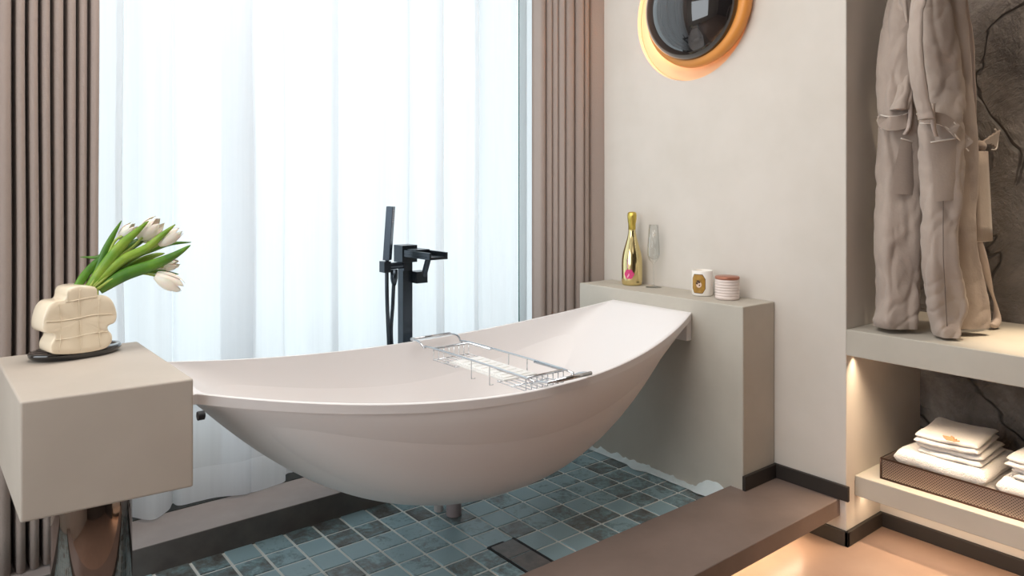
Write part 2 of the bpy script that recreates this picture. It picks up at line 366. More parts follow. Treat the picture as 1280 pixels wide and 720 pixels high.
# ================================================================ BUILT-IN PIECES
bm = new_bm(); box(bm, WX - .02, SX, -2, NY - .005, 5.74, 6.66)
tag(link('built_in_shelf', bm, M['plaster'], bevel=.003), 'thick beige plaster shelf in the niche under the hanging bathrobes', 'shelf')
bm = new_bm(); box(bm, 25.97, SX, -2, NY - .005, .65, 1.38)
tag(link('built_in_shelf', bm, M['plaster'], bevel=.003), 'lower beige plaster shelf carrying the tray of white towels', 'shelf')
led = thing('bath_ledge', 'beige plaster ledge at the right end of the bathtub holding bottle and candle', 'ledge', (2.43, 2.0, 0))
bm = new_bm(); box(bm, LX, WX - .02, 15.66, 24.2, .0, 7.3)
link('ledge_body', bm, M['plaster'], led, bevel=.004)
# rough sealant bead where the ledge meets the tiles
bm = new_bm(); N = 90; rows = []
for k in range(N):
    t = k / (N - 1); y = 24.0 - t * 7.75
    hgt = .08 + .5 * max(0, noise.noise(Vector((y * 1.3, 3, 0)))) + (.5 * math.exp(-((t - .93) / .07) ** 2)) + .15 * max(0, noise.noise(Vector((y * 4, 9, 0)))) + .1 * math.exp(-((t - .5) / .2) ** 2)
    dep = .14 + .6 * max(0, noise.noise(Vector((y * .9, 7, 2)))) + .12 * t
    rows.append([(LX + .01, y, hgt), (LX - .05 - .1 * dep, y, hgt * .85), (LX - .12 - dep * .4, y, hgt * .35), (LX - .1 - dep * .8, y, .02 + .05 * hgt)])
grid(bm, rows); o = link('sealant', bm, M['caulk'], led, smooth=True); o['label'] = 'rough white sealant bead along the tiles'

blk = thing('plinth_table', 'beige plaster block at the left end of the bathtub on a mirrored steel leg', 'side table', (.33, 2.1, 0))
bm = new_bm(); prism(bm, [(1.54, 17.96), (4.83, 17.69), (4.75, 22.93), (1.45, 23.0)], 4.82, 7.3); link('block_top', bm, M['block'], blk, bevel=.005, seg=3)
bm = new_bm(); lathe(bm, [(.86, 0), (.86, 4.81)], (3.17, 20.1, 0), 64); o = link('leg', bm, M['mirror'], blk, smooth=True, bevel=.002); o['label'] = 'polished mirror steel cylinder leg'
p = px(248, 520, x=4.8)
bm = new_bm(); lathe(bm, [(.1, -.02), (.1, .12), (.06, .14)], (p.x, p.y, p.z), 20, tilt=Matrix.Rotation(math.pi / 2, 3, 'Y')); link('bolt', bm, M['rubber'], blk)

# ================================================================ BATHTUB
tub = thing('bathtub', 'white hammock shaped freestanding bathtub slung between plaster block and ledge', 'bathtub', (1.415, 2.004, .15))
def tub_dims(s):
    k = max(0., 1 - s * s)
    w = 4.01 - 1.96 * s * s + .04 * s; zr = 5.84 + .98 * s * s - .03 * s
    D = .25 + 3.36 * k + 2.04 * k * k - .71 * s * k + 1.03 * s * k * k - 1.27 * k ** 3
    return w, zr, D, 1.8 - .4 * s * s
def tub_inner(s):
    w, zr, D, n = tub_dims(s)
    f = min(1, max(0, (0.99 - abs(s)) / .09)); f = f * f * (3 - 2 * f)
    return w - .13, zr, max(0, (D - .36)), 2.5
NS, NP = 120, 40
INS = lambda s: .004 + .05 * max(0, -s)
bm = new_bm(); rings = []
for i in range(NS + 1):
    s = -math.cos(math.pi * i / NS); X = 14.145 + 9.14 * s; yc = 20.04
    w_, zr, D, n = tub_dims(s); wi, _, Di, ni = tub_inner(s)
    ring = [(w_, zr - .02), (w_, zr - .25), (w_ - INS(s), zr - .25)]
    for k in range(1, NP):
        a = math.pi * k / NP; c_, s_ = math.cos(a), math.sin(a)
        ring.append(((w_ - INS(s)) * math.copysign(abs(c_) ** (2 / n), c_), zr - .25 - (D - .25) * s_ ** (2 / n)))
    ring += [(-w_ + INS(s), zr - .25), (-w_, zr - .25), (-w_, zr - .02), (-w_ + .02, zr), (-wi, zr)]
    for k in range(1, NP):
        a = math.pi * k / NP; c_, s_ = -math.cos(a), math.sin(a)
        ring.append((wi * math.copysign(abs(c_) ** (2 / ni), c_), zr - Di * s_ ** (2 / ni)))
    ring += [(wi, zr), (w_ - .02, zr)]
    rings.append([bm.verts.new((X * U, (yc - y) * U, z * U)) for y, z in ring])
rings.insert(0, [bm.verts.new((.486, v.co.y, v.co.z)) for v in rings[0]])
for a, b in zip(rings, rings[1:]):
    for k in range(len(a)): bm.faces.new((a[k], a[(k + 1) % len(a)], b[(k + 1) % len(a)], b[k]))
bm.faces.new(rings[0]); bm.faces.new(rings[-1][::-1])
o = link('tub_shell', bm, M['bath'], tub, smooth=True)
es = o.modifiers.new('edges', 'EDGE_SPLIT'); es.split_angle = math.radians(38)
for yy in ((17.95, 18.5), (21.5, 22.05)):
    bm = new_bm(); box(bm, 22.98, LX - .005, yy[0], yy[1], 5.72, 6.62); link('bracket', bm, M['bath'], tub, bevel=.002)
bm = new_bm(); lathe(bm, [(.27, 0), (.27, 1.75)], (14.75, 21.75, 0), 28); o = link('waste_pipe', bm, M['pipe2'], tub, smooth=True, bevel=.002)
bm = new_bm(); lathe(bm, [(.17, 0.0), (.17, 1.9)], (14.5, 22.35, 0), 24); o = link('overflow_pipe', bm, M['pipe'], tub, smooth=True, bevel=.002)
bm = new_bm(); lathe(bm, [(.28, 0), (.28, .05), (.2, .08)], (14.2, 20.04, 1.63 - .0), 28); link('drain_plug', bm, M['chrome'], tub, smooth=True)

# tiled floor drain with dark gaps
dr = thing('floor_drain', 'square tile insert floor drain with black gaps in the teal tiles', 'drain', (1.5, 1.85, 0))
x0, x1 = XL(4), XL(5)
bm = new_bm()
for x in (x0, x1): box(bm, x - .05, x + .05, 16.9, 19.1, -.02, .006)
box(bm, x0, x0 + (x1 - x0) * .6, 19.04, 19.12, -.02, .006); link('gap', bm, M['rubber'], dr)
bm = new_bm(); box(bm, x0 + .07, x1 - .07, 18.1, 19.02, -.02, .012); box(bm, x0 + .07, x1 - .07, 17.0, 18.05, -.02, .012); link('tile_insert', bm, mat('tile_insert', (122, 114, 110), .35, col2=(96, 92, 90), nscale=20), dr)

# ================================================================ CURTAINS
def curtain_rows(prof, z0, z1, nz=24, hemfun=None, flare=.0):
    rows = []
    for k in range(nz + 1):
        t = k / nz; z = z0 + (z1 - z0) * t
        row = []
        for i, (x, y) in enumerate(prof):
            zz = z + (hemfun(x) * (1 - t) if hemfun else 0)
            q = noise.noise(Vector((x * .6, z * .12, 5))) * flare * (1 - t * .5)
            row.append((x + q, y + q * .8, zz))
        rows.append(row)
    return rows
def drape(name, label, xs, ys, amp, z0=.93, flare=.08):
    """xs = x of successive outer fold crests, ys = base y there; pleats bulge between the crests"""
    prof = []
    for a in range(len(xs) - 1):
        for k in range(18):
            t = k / 18
            x = xs[a] + (xs[a + 1] - xs[a]) * t; y = ys[a] + (ys[a + 1] - ys[a]) * t
            m_ = max(0, min(1, (min(t, 1 - t) - .06) / .14)); b = m_ * m_ * (3 - 2 * m_) * amp[a] * (1 - .22 * (2 * t - 1) ** 2)
            prof.append((x, y - b))
    prof.append((xs[-1], ys[-1]))
    bm = new_bm(); grid(bm, curtain_rows(prof, z0, 27.2, 22, lambda x: .05 * math.sin(x * 2.3), flare))
    o = link(name, bm, M['drape'], smooth=True)
    s = o.modifiers.new('solid', 'SOLIDIFY'); s.thickness = .003; s.offset = 0
    tag(o, label, 'curtain'); return o
def foldx(us, y): return [px(u, 300, y=y).x for u in us]
LU = [-60, -43, -27, -10, 14, 30, 46, 60, 76, 90, 103, 117]
drape('curtain', 'taupe floor length drape gathered left of the window behind the plaster block', foldx(LU, 25.7), [25.7] * len(LU), [1.1] * (len(LU) - 2) + [1.2])
RU = [665, 674, 682, 689, 697, 709, 722, 730, 757]
RY = [26.6, 26.5, 26.3, 26.1, 25.9, 25.7, 25.4, 25.35, 24.75]
drape('curtain', 'taupe floor length drape gathered right of the window beside the ledge', [px(u, 300, y=y).x for u, y in zip(RU, RY)], RY, [.6, .6, .6, .65, .65, .6, .45, .22], flare=.04)
# sheers
def sheer_curtain(name, label, x0, x1, yb, seed, n=420, amp=.32):
    prof = []
    for k in range(n + 1):
        t = k / n; x = x0 + (x1 - x0) * t
        ph = x * 3.0 + 1.4 * noise.noise(Vector((x * .35, seed, 0))) * 3.2
        a = amp * (.65 + .8 * abs(noise.noise(Vector((x * .28, seed + 4, 1)))))
        y = yb + a * math.sin(ph) + .07 * math.sin(ph * 2.7 + seed) - .12 * t
        x += (.24 + .95 * max(0, noise.noise(Vector((x * .3, seed + 8, 1))) + .1)) * math.cos(ph + .5) * min(1, amp / .32)
        prof.append((x, y))
    root = thing(name, label, 'curtain', ((x0 + x1) / 2 * U, yb * U, .1))
    hem = lambda x: .10 * noise.noise(Vector((x * .7, seed, 2)))
    bm = new_bm(); grid(bm, curtain_rows(prof, 2.1, 27.0, 18, None, .16)); link('panel', bm, M['sheer'], root, smooth=True)
    bm = new_bm(); grid(bm, [[(x + noise.noise(Vector((x * .6, z * .12, 5))) * .16, y + noise.noise(Vector((x * .6, z * .12, 5))) * .13 - (.0 if z > 2 else .04), z + (hem(x) if z < 1.5 else 0)) for x, y in prof] for z in (.96, 1.5, 2.1)])
    link('hem', bm, M['sheerhem'], root, smooth=True)
    return root
xr = px(632, 200, y=26.3).x
sheer_curtain('sheer_curtain', 'long white sheer curtain across the window behind the bathtub', 3.9, xr, 26.35, 3, n=520, amp=.46)
sbox('trim_5', .5, 25.3, 26.2, 27.9, .87, .895, m='frame')
x2 = px(660, 200, y=26.6).x
sheer_curtain('sheer_curtain', 'narrow strip of white sheer curtain tucked beside the right taupe drape', x2, x2 + .55, 27.25, 9, n=40, amp=.12)

# ================================================================ FAUCET
fy = 24.75
fa = thing('bath_faucet', 'matte black floor standing bath faucet with hand shower beside the sheer curtain', 'faucet', tuple(px(505, 400, y=fy) * U)[:2] + (.087,))
ex = px(504, 400, y=fy).x; cw = .42
zt = px(504, 308, y=fy).z
bm = new_bm(); box(bm, ex, ex + cw, fy, fy + cw, .87, zt); link('column', bm, M['black'], fa, bevel=.0015)
bm = new_bm(); box(bm, ex - .25, ex + cw + .25, fy - .2, fy + cw + .25, .87, 1.0); link('base_plate', bm, M['black'], fa, bevel=.0015)
ye = px(545, 316, x=ex + .2).y
zs = zt - .12
bm = new_bm()
box(bm, ex - .12, ex + cw + .12, fy - .15, fy + cw + .1, zt - .62, zt + .04)
box(bm, ex - .08, ex + cw + .3, ye, fy - .1, zs - .26, zs - .16)
box(bm, ex - .08, ex, ye, fy - .1, zs - .16, zs); box(bm, ex + cw + .22, ex + cw + .3, ye, fy - .1, zs - .16, zs)
box(bm, ex, ex + cw + .22, fy - .9, fy - .1, zs - .05, zs + .04)
link('spout', bm, M['black'], fa, bevel=.001)
hz = px(520, 342, y=fy).z
bm = new_bm(); box(bm, ex + cw, ex + cw + .5, fy - .3, fy + .25, hz - .35, hz + .1)
tube(bm, [(ex + cw + .38, fy - .2, hz - .1), (ex + cw + .58, fy - .35, hz + .85)], .13, 6); link('lever', bm, M['black'], fa, bevel=.001)
bz = px(485, 333, y=fy).z
lx = px(483, 333, y=fy).x
bm = new_bm(); tube(bm, [(ex + .1, fy + .05, bz + .0), (lx - .12, fy + .05, bz)], .13, 12); box(bm, lx - .17, lx + .12, fy - .15, fy + .25, bz - .22, bz + .2); box(bm, ex - .03, ex + .33, fy - .12, fy, bz - .2, bz + .2); link('holder_arm', bm, M['black'], fa, bevel=.001)
a = px(484, 325, y=fy - .05); b = px(488.5, 258, y=fy - .15)
bm = new_bm(); d = (b - a); R = d.to_track_quat('Z', 'X').to_matrix()
vs = []
for z in (0, d.length):
    for (xx, yy) in ((-.17, -.13), (.17, -.13), (.17, .13), (-.17, .13)):
        vs.append(bm.verts.new((a + R @ Vector((yy, xx, z))) * U))
for f in ((0, 3, 2, 1), (4, 5, 6, 7), (0, 1, 5, 4), (1, 2, 6, 5), (2, 3, 7, 6), (3, 0, 4, 7)): bm.faces.new([vs[i] for i in f])
hs = link('hand_shower', bm, M['black'], fa, bevel=.0015)
bm = new_bm()
for r_ in range(6):
    for c_ in range(3):
        q = a + d * (.72 + r_ * .04); q = q + Vector((.0 + (c_ - 1) * .07 + .02, -.16, 0)); lathe(bm, [(.016, -.01), (.016, .02)], (q.x, q.y, q.z), 6, tilt=Matrix.Rotation(math.pi / 2, 3, 'X'))
link('spray_nozzles', bm, M['pipe2'], hs)
bm = new_bm()
path = smooth_path([a + Vector((0, 0, .05)), px(483.5, 345, y=fy - .05), px(484, 380, y=fy - .1), px(486, 430, y=fy - .05), px(487, 470, y=fy)] + [(lx + .3, fy, 3.0), (lx + .5, fy + .05, 2.2), (lx + .7, fy + .05, 3.0)] + [px(489.5, 430, y=fy + .1), px(491, 380, y=fy + .1), px(492.5, 348, y=fy + .05)], 6)
tube(bm, path, .075, 10); link('hose', bm, M['black'], fa, smooth=True)
p = px(492.5, 345, y=fy + .05); bm = new_bm(); lathe(bm, [(.08, -.35), (.12, -.2), (.14, -.1), (.14, .25)], p, 16); link('hose_fitting', bm, M['black'], fa, smooth=True)

# ================================================================ BATH CADDY
ca = thing('bath_caddy', 'chrome wire bath caddy lying across the bathtub rim', 'caddy', (1.5, 2.0, .6))
xa, xb = 14.12, 15.85; zt_ = 6.02
r0 = .035
bm = new_bm()
def sidepath(x, ins):
    return [(x, 23.65, zt_), (x, 23.1, zt_), (x + ins, 22.75, zt_ - .2), (x + ins, 22.3, 5.92), (x + ins, 17.1, 5.92), (x + ins, 16.8, zt_ - .25), (x, 16.45, zt_ - .1), (x, 15.95, zt_)]
L = smooth_path(sidepath(xa, .06), 4); Rr = smooth_path(sidepath(xb, -.06), 4)
loop = L + Rr[::-1]
tube(bm, loop, r0, 8, closed=True); link('frame', bm, M['chrome'], ca, smooth=True)
bm = new_bm(); tube(bm, [(xa + .25, 15.95, zt_), (xb - .02, 15.95, zt_)], .062, 14); o = link('grip', bm, M['chrome'], ca, smooth=True)
bm = new_bm(); tube(bm, [(xa, 23.65, zt_), (xb, 23.65, zt_)], .055, 12); link('grip', bm, M['chrome'], ca, smooth=True)
for (ya, yb_, ye_) in ((22.25, 20.9, 22.25), (17.1, 18.5, 17.1)):
    bm = new_bm()
    x0_, x1_ = xa + .1, xb - .1
    tube(bm, [(x0_, yb_, 5.9), (x0_, ya, 5.9), (x1_, ya, 5.9), (x1_, yb_, 5.9)], .042, 8)
    nW = 8
    for k in range(nW):
        x = x0_ + (x1_ - x0_) * k / (nW - 1)
        tube(bm, [(x, ye_, 5.9), (x, ye_, 5.50), (x, yb_, 5.50), (x, yb_ + (.0), 5.54)], .018, 6)
    for yy in (ya, (ya + yb_) / 2, yb_): tube(bm, [(x0_, yy, 5.49), (x1_, yy, 5.49)], .025, 6)
    link('basket', bm, M['chrome'], ca, smooth=True)
for y in (19.9, 18.9):
    for x in (xa + .08, xb - .08):
        bm = new_bm(); tube(bm, [(x, y, 5.9), (x, y, 5.3), (x + (.15 if x < 15 else -.15), y, 5.3)], .018, 6); link('hook', bm, M['chrome'], ca)
bm = new_bm(); box(bm, xa + .2, xb - .2, 18.3, 21.4, 5.52, 5.58); box(bm, xa + .3, xb - .3, 18.45, 21.25, 5.58, 5.61)
for k in range(7): box(bm, xa + .4, xb - .4, 18.7 + k * .36, 18.78 + k * .36, 5.61, 5.63)
o = link('soap_tray', bm, M['whiteplastic'], ca, bevel=.001); o['label'] = 'white plastic tray insert'

# ================================================================ WALL LAMP
lc = LC.copy()
lamp = thing('wall_lamp', 'round wall lamp with smoked glass dome and glowing amber recess above the ledge', 'wall lamp', tuple(lc * U))
RX = Matrix.Rotation(-math.pi / 2, 3, 'Y')
bm = new_bm(); lathe(bm, [(LR - .02, -.25), (LR - .02, -.21)], lc, 96, tilt=RX); link('back_plate', bm, M['lampplate'], lamp)
cc = lc + Vector((-.33, -.56, .12))
bm = new_bm(); lathe(bm, [(2.3, -.36), (2.52, -.25), (2.6, -.05), (2.55, .15), (2.36, .27), (2.15, .15)], cc, 96, tilt=RX); link('ring', bm, M['lampgold'], lamp, smooth=True)
pr_ = [(2.24 * math.cos(a), 1.35 * math.sin(a)) for a in [math.pi / 2 * k / 18 for k in range(18)]] + [(.03, 1.35)]
bm = new_bm(); lathe(bm, pr_, cc + Vector((-.12, .1, -.08)), 96, tilt=RX); link('glass_dome', bm, M['lampglass'], lamp, smooth=True)
bm = new_bm(); lathe(bm, [(.5, -.56), (.5, -.3)], cc, 24, tilt=RX); link('neck', bm, M['lampgold'], lamp)
for k in range(24):
    a = 2 * math.pi * k / 24
    l = bpy.data.lights.new('lamp_bulb', 'POINT'); l.energy = .17; l.color = (1, .62, .28); l.shadow_soft_size = .015
    o = bpy.data.objects.new('lamp_bulb', l); C.collection.objects.link(o)
    o.location = Vector(((WX + .02), lc.y + .05 + 1.95 * math.cos(a), lc.z + 1.95 * math.sin(a))) * U

# ================================================================ LEDGE THINGS
bc = px(790, 356, z=7.3)
bo = thing('wine_bottle', 'shiny gold sparkling wine bottle with a pink rose motif on the ledge', 'bottle', tuple(bc * U))
bm = new_bm(); lathe(bm, [(.38, 0), (.44, .05), (.455, .15), (.46, .9), (.45, 1.15), (.40, 1.45), (.30, 1.8), (.21, 2.1), (.165, 2.35), (.155, 2.7)], bc, 48); link('glass_body', bm, M['gold'], bo, smooth=True)
bm = new_bm(); lathe(bm, [(.16, 2.2), (.165, 2.75), (.185, 2.8), (.19, 2.9), (.2, 2.92), (.205, 3.08), (.19, 3.2), (.13, 3.25)], bc, 32); link('foil_cap', bm, M['goldmatte'], bo, smooth=True)
def cyl_patch(bm, c, R, ang0, pts_fn, zc, mi=0, off=.008):
    """flat outline (arc length, z) wrapped round a cylinder"""
    pts = pts_fn; ctr = bm.verts.new((Vector(c) + Vector(((R + off) * math.cos(ang0), (R + off) * math.sin(ang0), zc))) * U)
    vs = [bm.verts.new((Vector(c) + Vector(((R + off) * math.cos(ang0 + a / R), (R + off) * math.sin(ang0 + a / R), zc + z))) * U) for a, z in pts]
    for k in range(len(vs)): bm.faces.new((ctr, vs[k], vs[(k + 1) % len(vs)])).material_index = mi
view = math.atan2(-bc.y, -bc.x)
bm = new_bm()
for q in range(7):
    a = 2 * math.pi * q / 7; rr = .0 if q == 6 else .09
    cyl_patch(bm, bc, .46, view - .28, [(1.3 * (rr * math.cos(a * 7 / 6) + .085 * math.cos(b)), 1.3 * (rr * math.sin(a * 7 / 6) + .085 * math.sin(b))) for b in [2 * math.pi * k / 10 for k in range(10)]], .52, off=.010 + .002 * q)
ro_ = link('rose_motif', bm, M['pink'], bo)
bm = new_bm()
for q in range(4): cyl_patch(bm, bc, .46, view - .28, [(.05 * q * .4 - .06 + .02 * math.cos(b), -.12 + .035 * q + .05 * math.sin(b)) for b in [2 * math.pi * k / 8 for k in range(8)]], .52, off=.028)
link('print', bm, M['pinklight'], ro_); bm = new_bm()
for q in range(5): cyl_patch(bm, bc, .45, view - .42, [(.02 * math.cos(b), .035 * math.sin(b)) for b in [2 * math.pi * k / 8 for k in range(8)]], .82 + .08 * q, off=.012)
o = link('lettering', bm, M['pinklight'], ro_); o['kind'] = 'stuff'

gc = px(817, 359, z=7.3)
fl = tag(None or (lambda bm: (lathe(bm, [(.34, 0), (.34, .015), (.2, .03), (.05, .08), (.035, .15), (.035, .95), (.06, 1.05), (.2, 1.2), (.265, 1.4), (.26, 1.8), (.2, 2.72), (.185, 2.72), (.245, 1.8), (.25, 1.42), (.18, 1.26), (.02, 1.2)], gc, 40, cap=True), link('champagne_flute', bm, M['glass'], smooth=True))[1])(new_bm()), 'empty clear champagne flute standing between gold bottle and candle', 'glass')

kc = px(878, 369, z=7.3)
ka = thing('scented_candle', 'white ceramic candle with a gold octagonal label on the ledge', 'candle', tuple(kc * U))
bm = new_bm(); lathe(bm, [(.36, 0), (.40, .03), (.415, .08), (.415, 1.0), (.40, 1.02), (.38, 1.0), (.38, .85), (.02, .84)], kc, 48); link('cup', bm, M['candle'], ka, smooth=True)
bm = new_bm(); lathe(bm, [(.375, .8), (.375, .86)], kc, 32); tube(bm, [kc + Vector((0, 0, .85)), kc + Vector((0, 0, .95))], .012, 6); link('wax', bm, M['wax'], ka)
view = math.atan2(-kc.y, -kc.x) - .42
oc = [(.28, .18), (.17, .36), (-.17, .36), (-.28, .18), (-.28, -.18), (-.17, -.36), (.17, -.36), (.28, -.18)]
def dense(P_, n=6): return [(P_[i][0] + (P_[(i + 1) % len(P_)][0] - P_[i][0]) * k / n, P_[i][1] + (P_[(i + 1) % len(P_)][1] - P_[i][1]) * k / n) for i in range(len(P_)) for k in range(n)]
def wrap_grid(bm, c, R, ang, P_, zc, off):
    # concentric rings so that the label follows the round cup
    prev = None
    for s in (1, .75, .5, .25, .02):
        vs = [bm.verts.new((Vector(c) + Vector(((R + off) * math.cos(ang + a * s / R), (R + off) * math.sin(ang + a * s / R), zc + z * s))) * U) for a, z in P_]
        if prev:
            for k in range(len(vs)): bm.faces.new((prev[k], prev[(k + 1) % len(vs)], vs[(k + 1) % len(vs)], vs[k]))
        prev = vs
    bm.faces.new(prev)
bm = new_bm(); wrap_grid(bm, kc, .415, view, dense([(a * 1.06, z * 1.06) for a, z in oc]), .5, .004); lb = link('label_border', bm, M['labeldark'], ka)
bm = new_bm(); wrap_grid(bm, kc, .415, view, dense(oc), .5, .008); link('label', bm, M['goldlabel'], lb)
cir = lambda r, q=1, n=14: [(r * math.cos(2 * math.pi * k / n), r * q * math.sin(2 * math.pi * k / n)) for k in range(n)]
bm = new_bm(); wrap_grid(bm, kc, .415, view + .08, cir(.11, 1.1), .47, .012); link('picture', bm, M['labelpale'], lb)
bm = new_bm()
for da, dz, r in ((-.1, .05, .05), (.12, .1, .045), (.05, .13, .05), (-.05, .14, .035), (.15, -.02, .03)): wrap_grid(bm, kc, .415, view + da, cir(r), .47 + dz, .016)
link('picture', bm, M['labeldark'], lb)

jc = px(909, 374, z=7.3)
ja = thing('lidded_jar', 'ribbed pale ceramic jar with copper lid beside the candle', 'jar', tuple(jc * U))
prof = [(.40, 0), (.44, .03)]
for k in range(7): prof += [(.445, .05 + k * .105), (.462, .075 + k * .105), (.462, .115 + k * .105), (.445, .14 + k * .105)]
prof += [(.44, .79)]
bm = new_bm(); lathe(bm, prof, jc, 56); link('body', bm, M['jar'], ja, smooth=True)
bm = new_bm(); lathe(bm, [(.44, .79), (.465, .80), (.465, .88), (.44, .90)], jc, 56); link('lid', bm, M['copper'], ja, smooth=True, bevel=.001)

# ================================================================ VASE AND TULIPS
pc = px(93, 443, z=7.3)
pl = new_bm()
rot15 = Matrix.Rotation(math.radians(8), 3, 'Z')
def oval(bm, prof, c, a, b, seg=64, rot=None):
    rings = []
    for r, z in prof:
        rings.append([bm.verts.new((Vector(c) + (rot or Matrix.Identity(3)) @ Vector((a * r * math.cos(2 * math.pi * k / seg), b * r * math.sin(2 * math.pi * k / seg), z))) * U) for k in range(seg)])
    for A, B in zip(rings, rings[1:]):
        for k in range(seg): bm.faces.new((A[k], A[(k + 1) % seg], B[(k + 1) % seg], B[k]))
    bm.faces.new(rings[0][::-1]); bm.faces.new(rings[-1])
pc2 = pc + Vector((.02, -.14, 0))
oval(pl, [(.84, 0), (.93, .03), (1.0, .11), (1.0, .17), (.97, .21), (.9, .19), (.82, .15), (.5, .14)], pc2, 1.08, .64, rot=rot15)
tag(link('display_plate', pl, M['blackglass'], smooth=True), 'glossy black oval plate under the cream vase on the plaster block', 'plate')
va = thing('flower_vase', 'cream quilted ceramic vase with scalloped cloud outline on the black plate', 'vase', tuple((pc + Vector((0, 0, .15))) * U))
oz = [(250, 375), (262, 358), (300, 350), (348, 352), (366, 362), (370, 386), (400, 388), (425, 408), (440, 450), (436, 485), (410, 500), (408, 516), (422, 535), (422, 560), (402, 583), (360, 596), (300, 605), (250, 608), (202, 606), (190, 592), (192, 570), (206, 545), (200, 530), (172, 527), (160, 510), (164, 470), (178, 432), (200, 412), (238, 406), (248, 392)]
RV = Matrix.Rotation(math.radians(14), 3, 'Z')
vfront = px(100.5, 442.5, z=7.46)
S_ = 1 / 28.5
pdir = RV @ Vector((1, 0, 0)); pn = RV @ Vector((0, 1, 0))
outl = []
for (a_, b_) in oz:
    d_ = ray(a_ / 3, 240 + b_ / 3); o_ = Vector((0, 0, CAMZ)); t_ = (vfront - o_).dot(pn) / d_.dot(pn); q_ = o_ + d_ * t_ - vfront
    outl.append((q_.dot(pdir), q_.z))
zmin = min(z for a, z in outl); outl = [(a, z - zmin) for a, z in outl]
def catmull(P_, n=4):
    out = []; N_ = len(P_)
    for i in range(N_):
        p0, p1, p2, p3 = [Vector(P_[(i + j) % N_]) for j in (-1, 0, 1, 2)]
        for k in range(n):
            t = k / n; out.append(.5 * ((2 * p1) + (p2 - p0) * t + (2 * p0 - 5 * p1 + 4 * p2 - p3) * t * t + (3 * p1 - p0 - 3 * p2 + p3) * t ** 3))
    return out
OC = catmull(outl, 4)
ctr = Vector((sum(p.x for p in OC) / len(OC), sum(p.y for p in OC) / len(OC)))
GS = .46
bm = new_bm(); rings = []
thick = .74
for (sc_, d_) in ((.02, 0), (.3, .0), (.6, 0), (.8, 0), (.9, .0), (.97, .012), (.99, .03), (1, .06), (1, thick / 2), (1, thick - .06), (.99, thick - .03), (.96, thick - .02), (.9, thick), (.6, thick), (.3, thick), (.02, thick)):
    ring = []
    for p in OC:
        q = ctr + (p - ctr) * sc_
        dd = d_
        if sc_ <= .97:
            gx = (q.x - ctr.x) / GS; gz = q.y / GS
            puff = abs(math.sin(math.pi * gx)) ** .5 * abs(math.sin(math.pi * gz)) ** .5 * .035 - .02
            dd = d_ + (-puff if d_ < thick / 2 else puff)
        ring.append(bm.verts.new((vfront + RV @ Vector((q.x, dd, q.y))) * U))
    rings.append(ring)
for A, B in zip(rings, rings[1:]):
    for k in range(len(A)): bm.faces.new((A[k], A[(k + 1) % len(A)], B[(k + 1) % len(A)], B[k]))
bm.faces.new(rings[0]); bm.faces.new(rings[-1][::-1])
o = link('vase_body', bm, M['ceramic'], va, smooth=True); e_ = o.modifiers.new('e', 'EDGE_SPLIT'); e_.split_angle = math.radians(50)
# quilt grooves as raised cream ridges on the front face
bm = new_bm()
def inside(x, z):
    c_ = False; n_ = len(OC); j = n_ - 1
    for i in range(n_):
        a, b = OC[i], OC[j]
        if (a.y > z) != (b.y > z) and x < (b.x - a.x) * (z - a.y) / (b.y - a.y) + a.x: c_ = not c_
        j = i
    return c_
def ridge(p, q):
    n_ = 60; seg = []
    for k in range(n_ + 1):
        x = p[0] + (q[0] - p[0]) * k / n_; z = p[1] + (q[1] - p[1]) * k / n_
        z += .02 * math.sin(x * 5) if p[1] == q[1] else 0; x += .025 * math.sin(z * 4 + p[0] * 3)
        if inside(x, z) and inside(x * 1.06 - ctr.x * .06, z * 1.06 - ctr.y * .06): seg.append(vfront + RV @ Vector((x, -.004, z)))
        else:
            if len(seg) > 2: tube(bm, seg, .009, 6)
            seg = []
    if len(seg) > 2: tube(bm, seg, .009, 6)
for k_ in range(-3, 4): ridge((ctr.x + k_ * GS, .05), (ctr.x + k_ * GS, 2.85))
for k_ in range(1, 6): ridge((ctr.x - 1.7, k_ * GS), (ctr.x + 1.7, k_ * GS))
link('quilt_lines', bm, M['ceramic'], va, smooth=True)

# tulips
zz8 = lambda a, b: (90 + a / 6, 260 + b / 6)
base = vfront + RV @ Vector((.2, thick / 2, 0))
yv = base.y
def blade(bm, P_, wd, dy, curl=.35):
    pts = [px(*zz8(a, b), y=yv + dy * k / (len(P_) - 1)) for k, (a, b) in enumerate(P_)]
    pts = smooth_path(pts, 8); n_ = len(pts); rows = []
    for i, p in enumerate(pts):
        t = i / (n_ - 1)
        d = (pts[min(i + 1, n_ - 1)] - pts[max(i - 1, 0)]).normalized()
        side = d.cross(ray(110, 330).normalized()).normalized(); nrm = side.cross(d)
        wv = wd * (math.sin(math.pi * min(1, (t * .62 + .38)) ** 1.2) ** .8) * .5 if t < 1 else 0.004
        wv = max(wv, .006)
        rows.append([p + side * wv * s + nrm * (abs(s) ** 1.6) * wv * curl for s in (-1, -.6, -.25, 0, .25, .6, 1)])
    grid(bm, rows)
k6 = 1 / 6 / 44
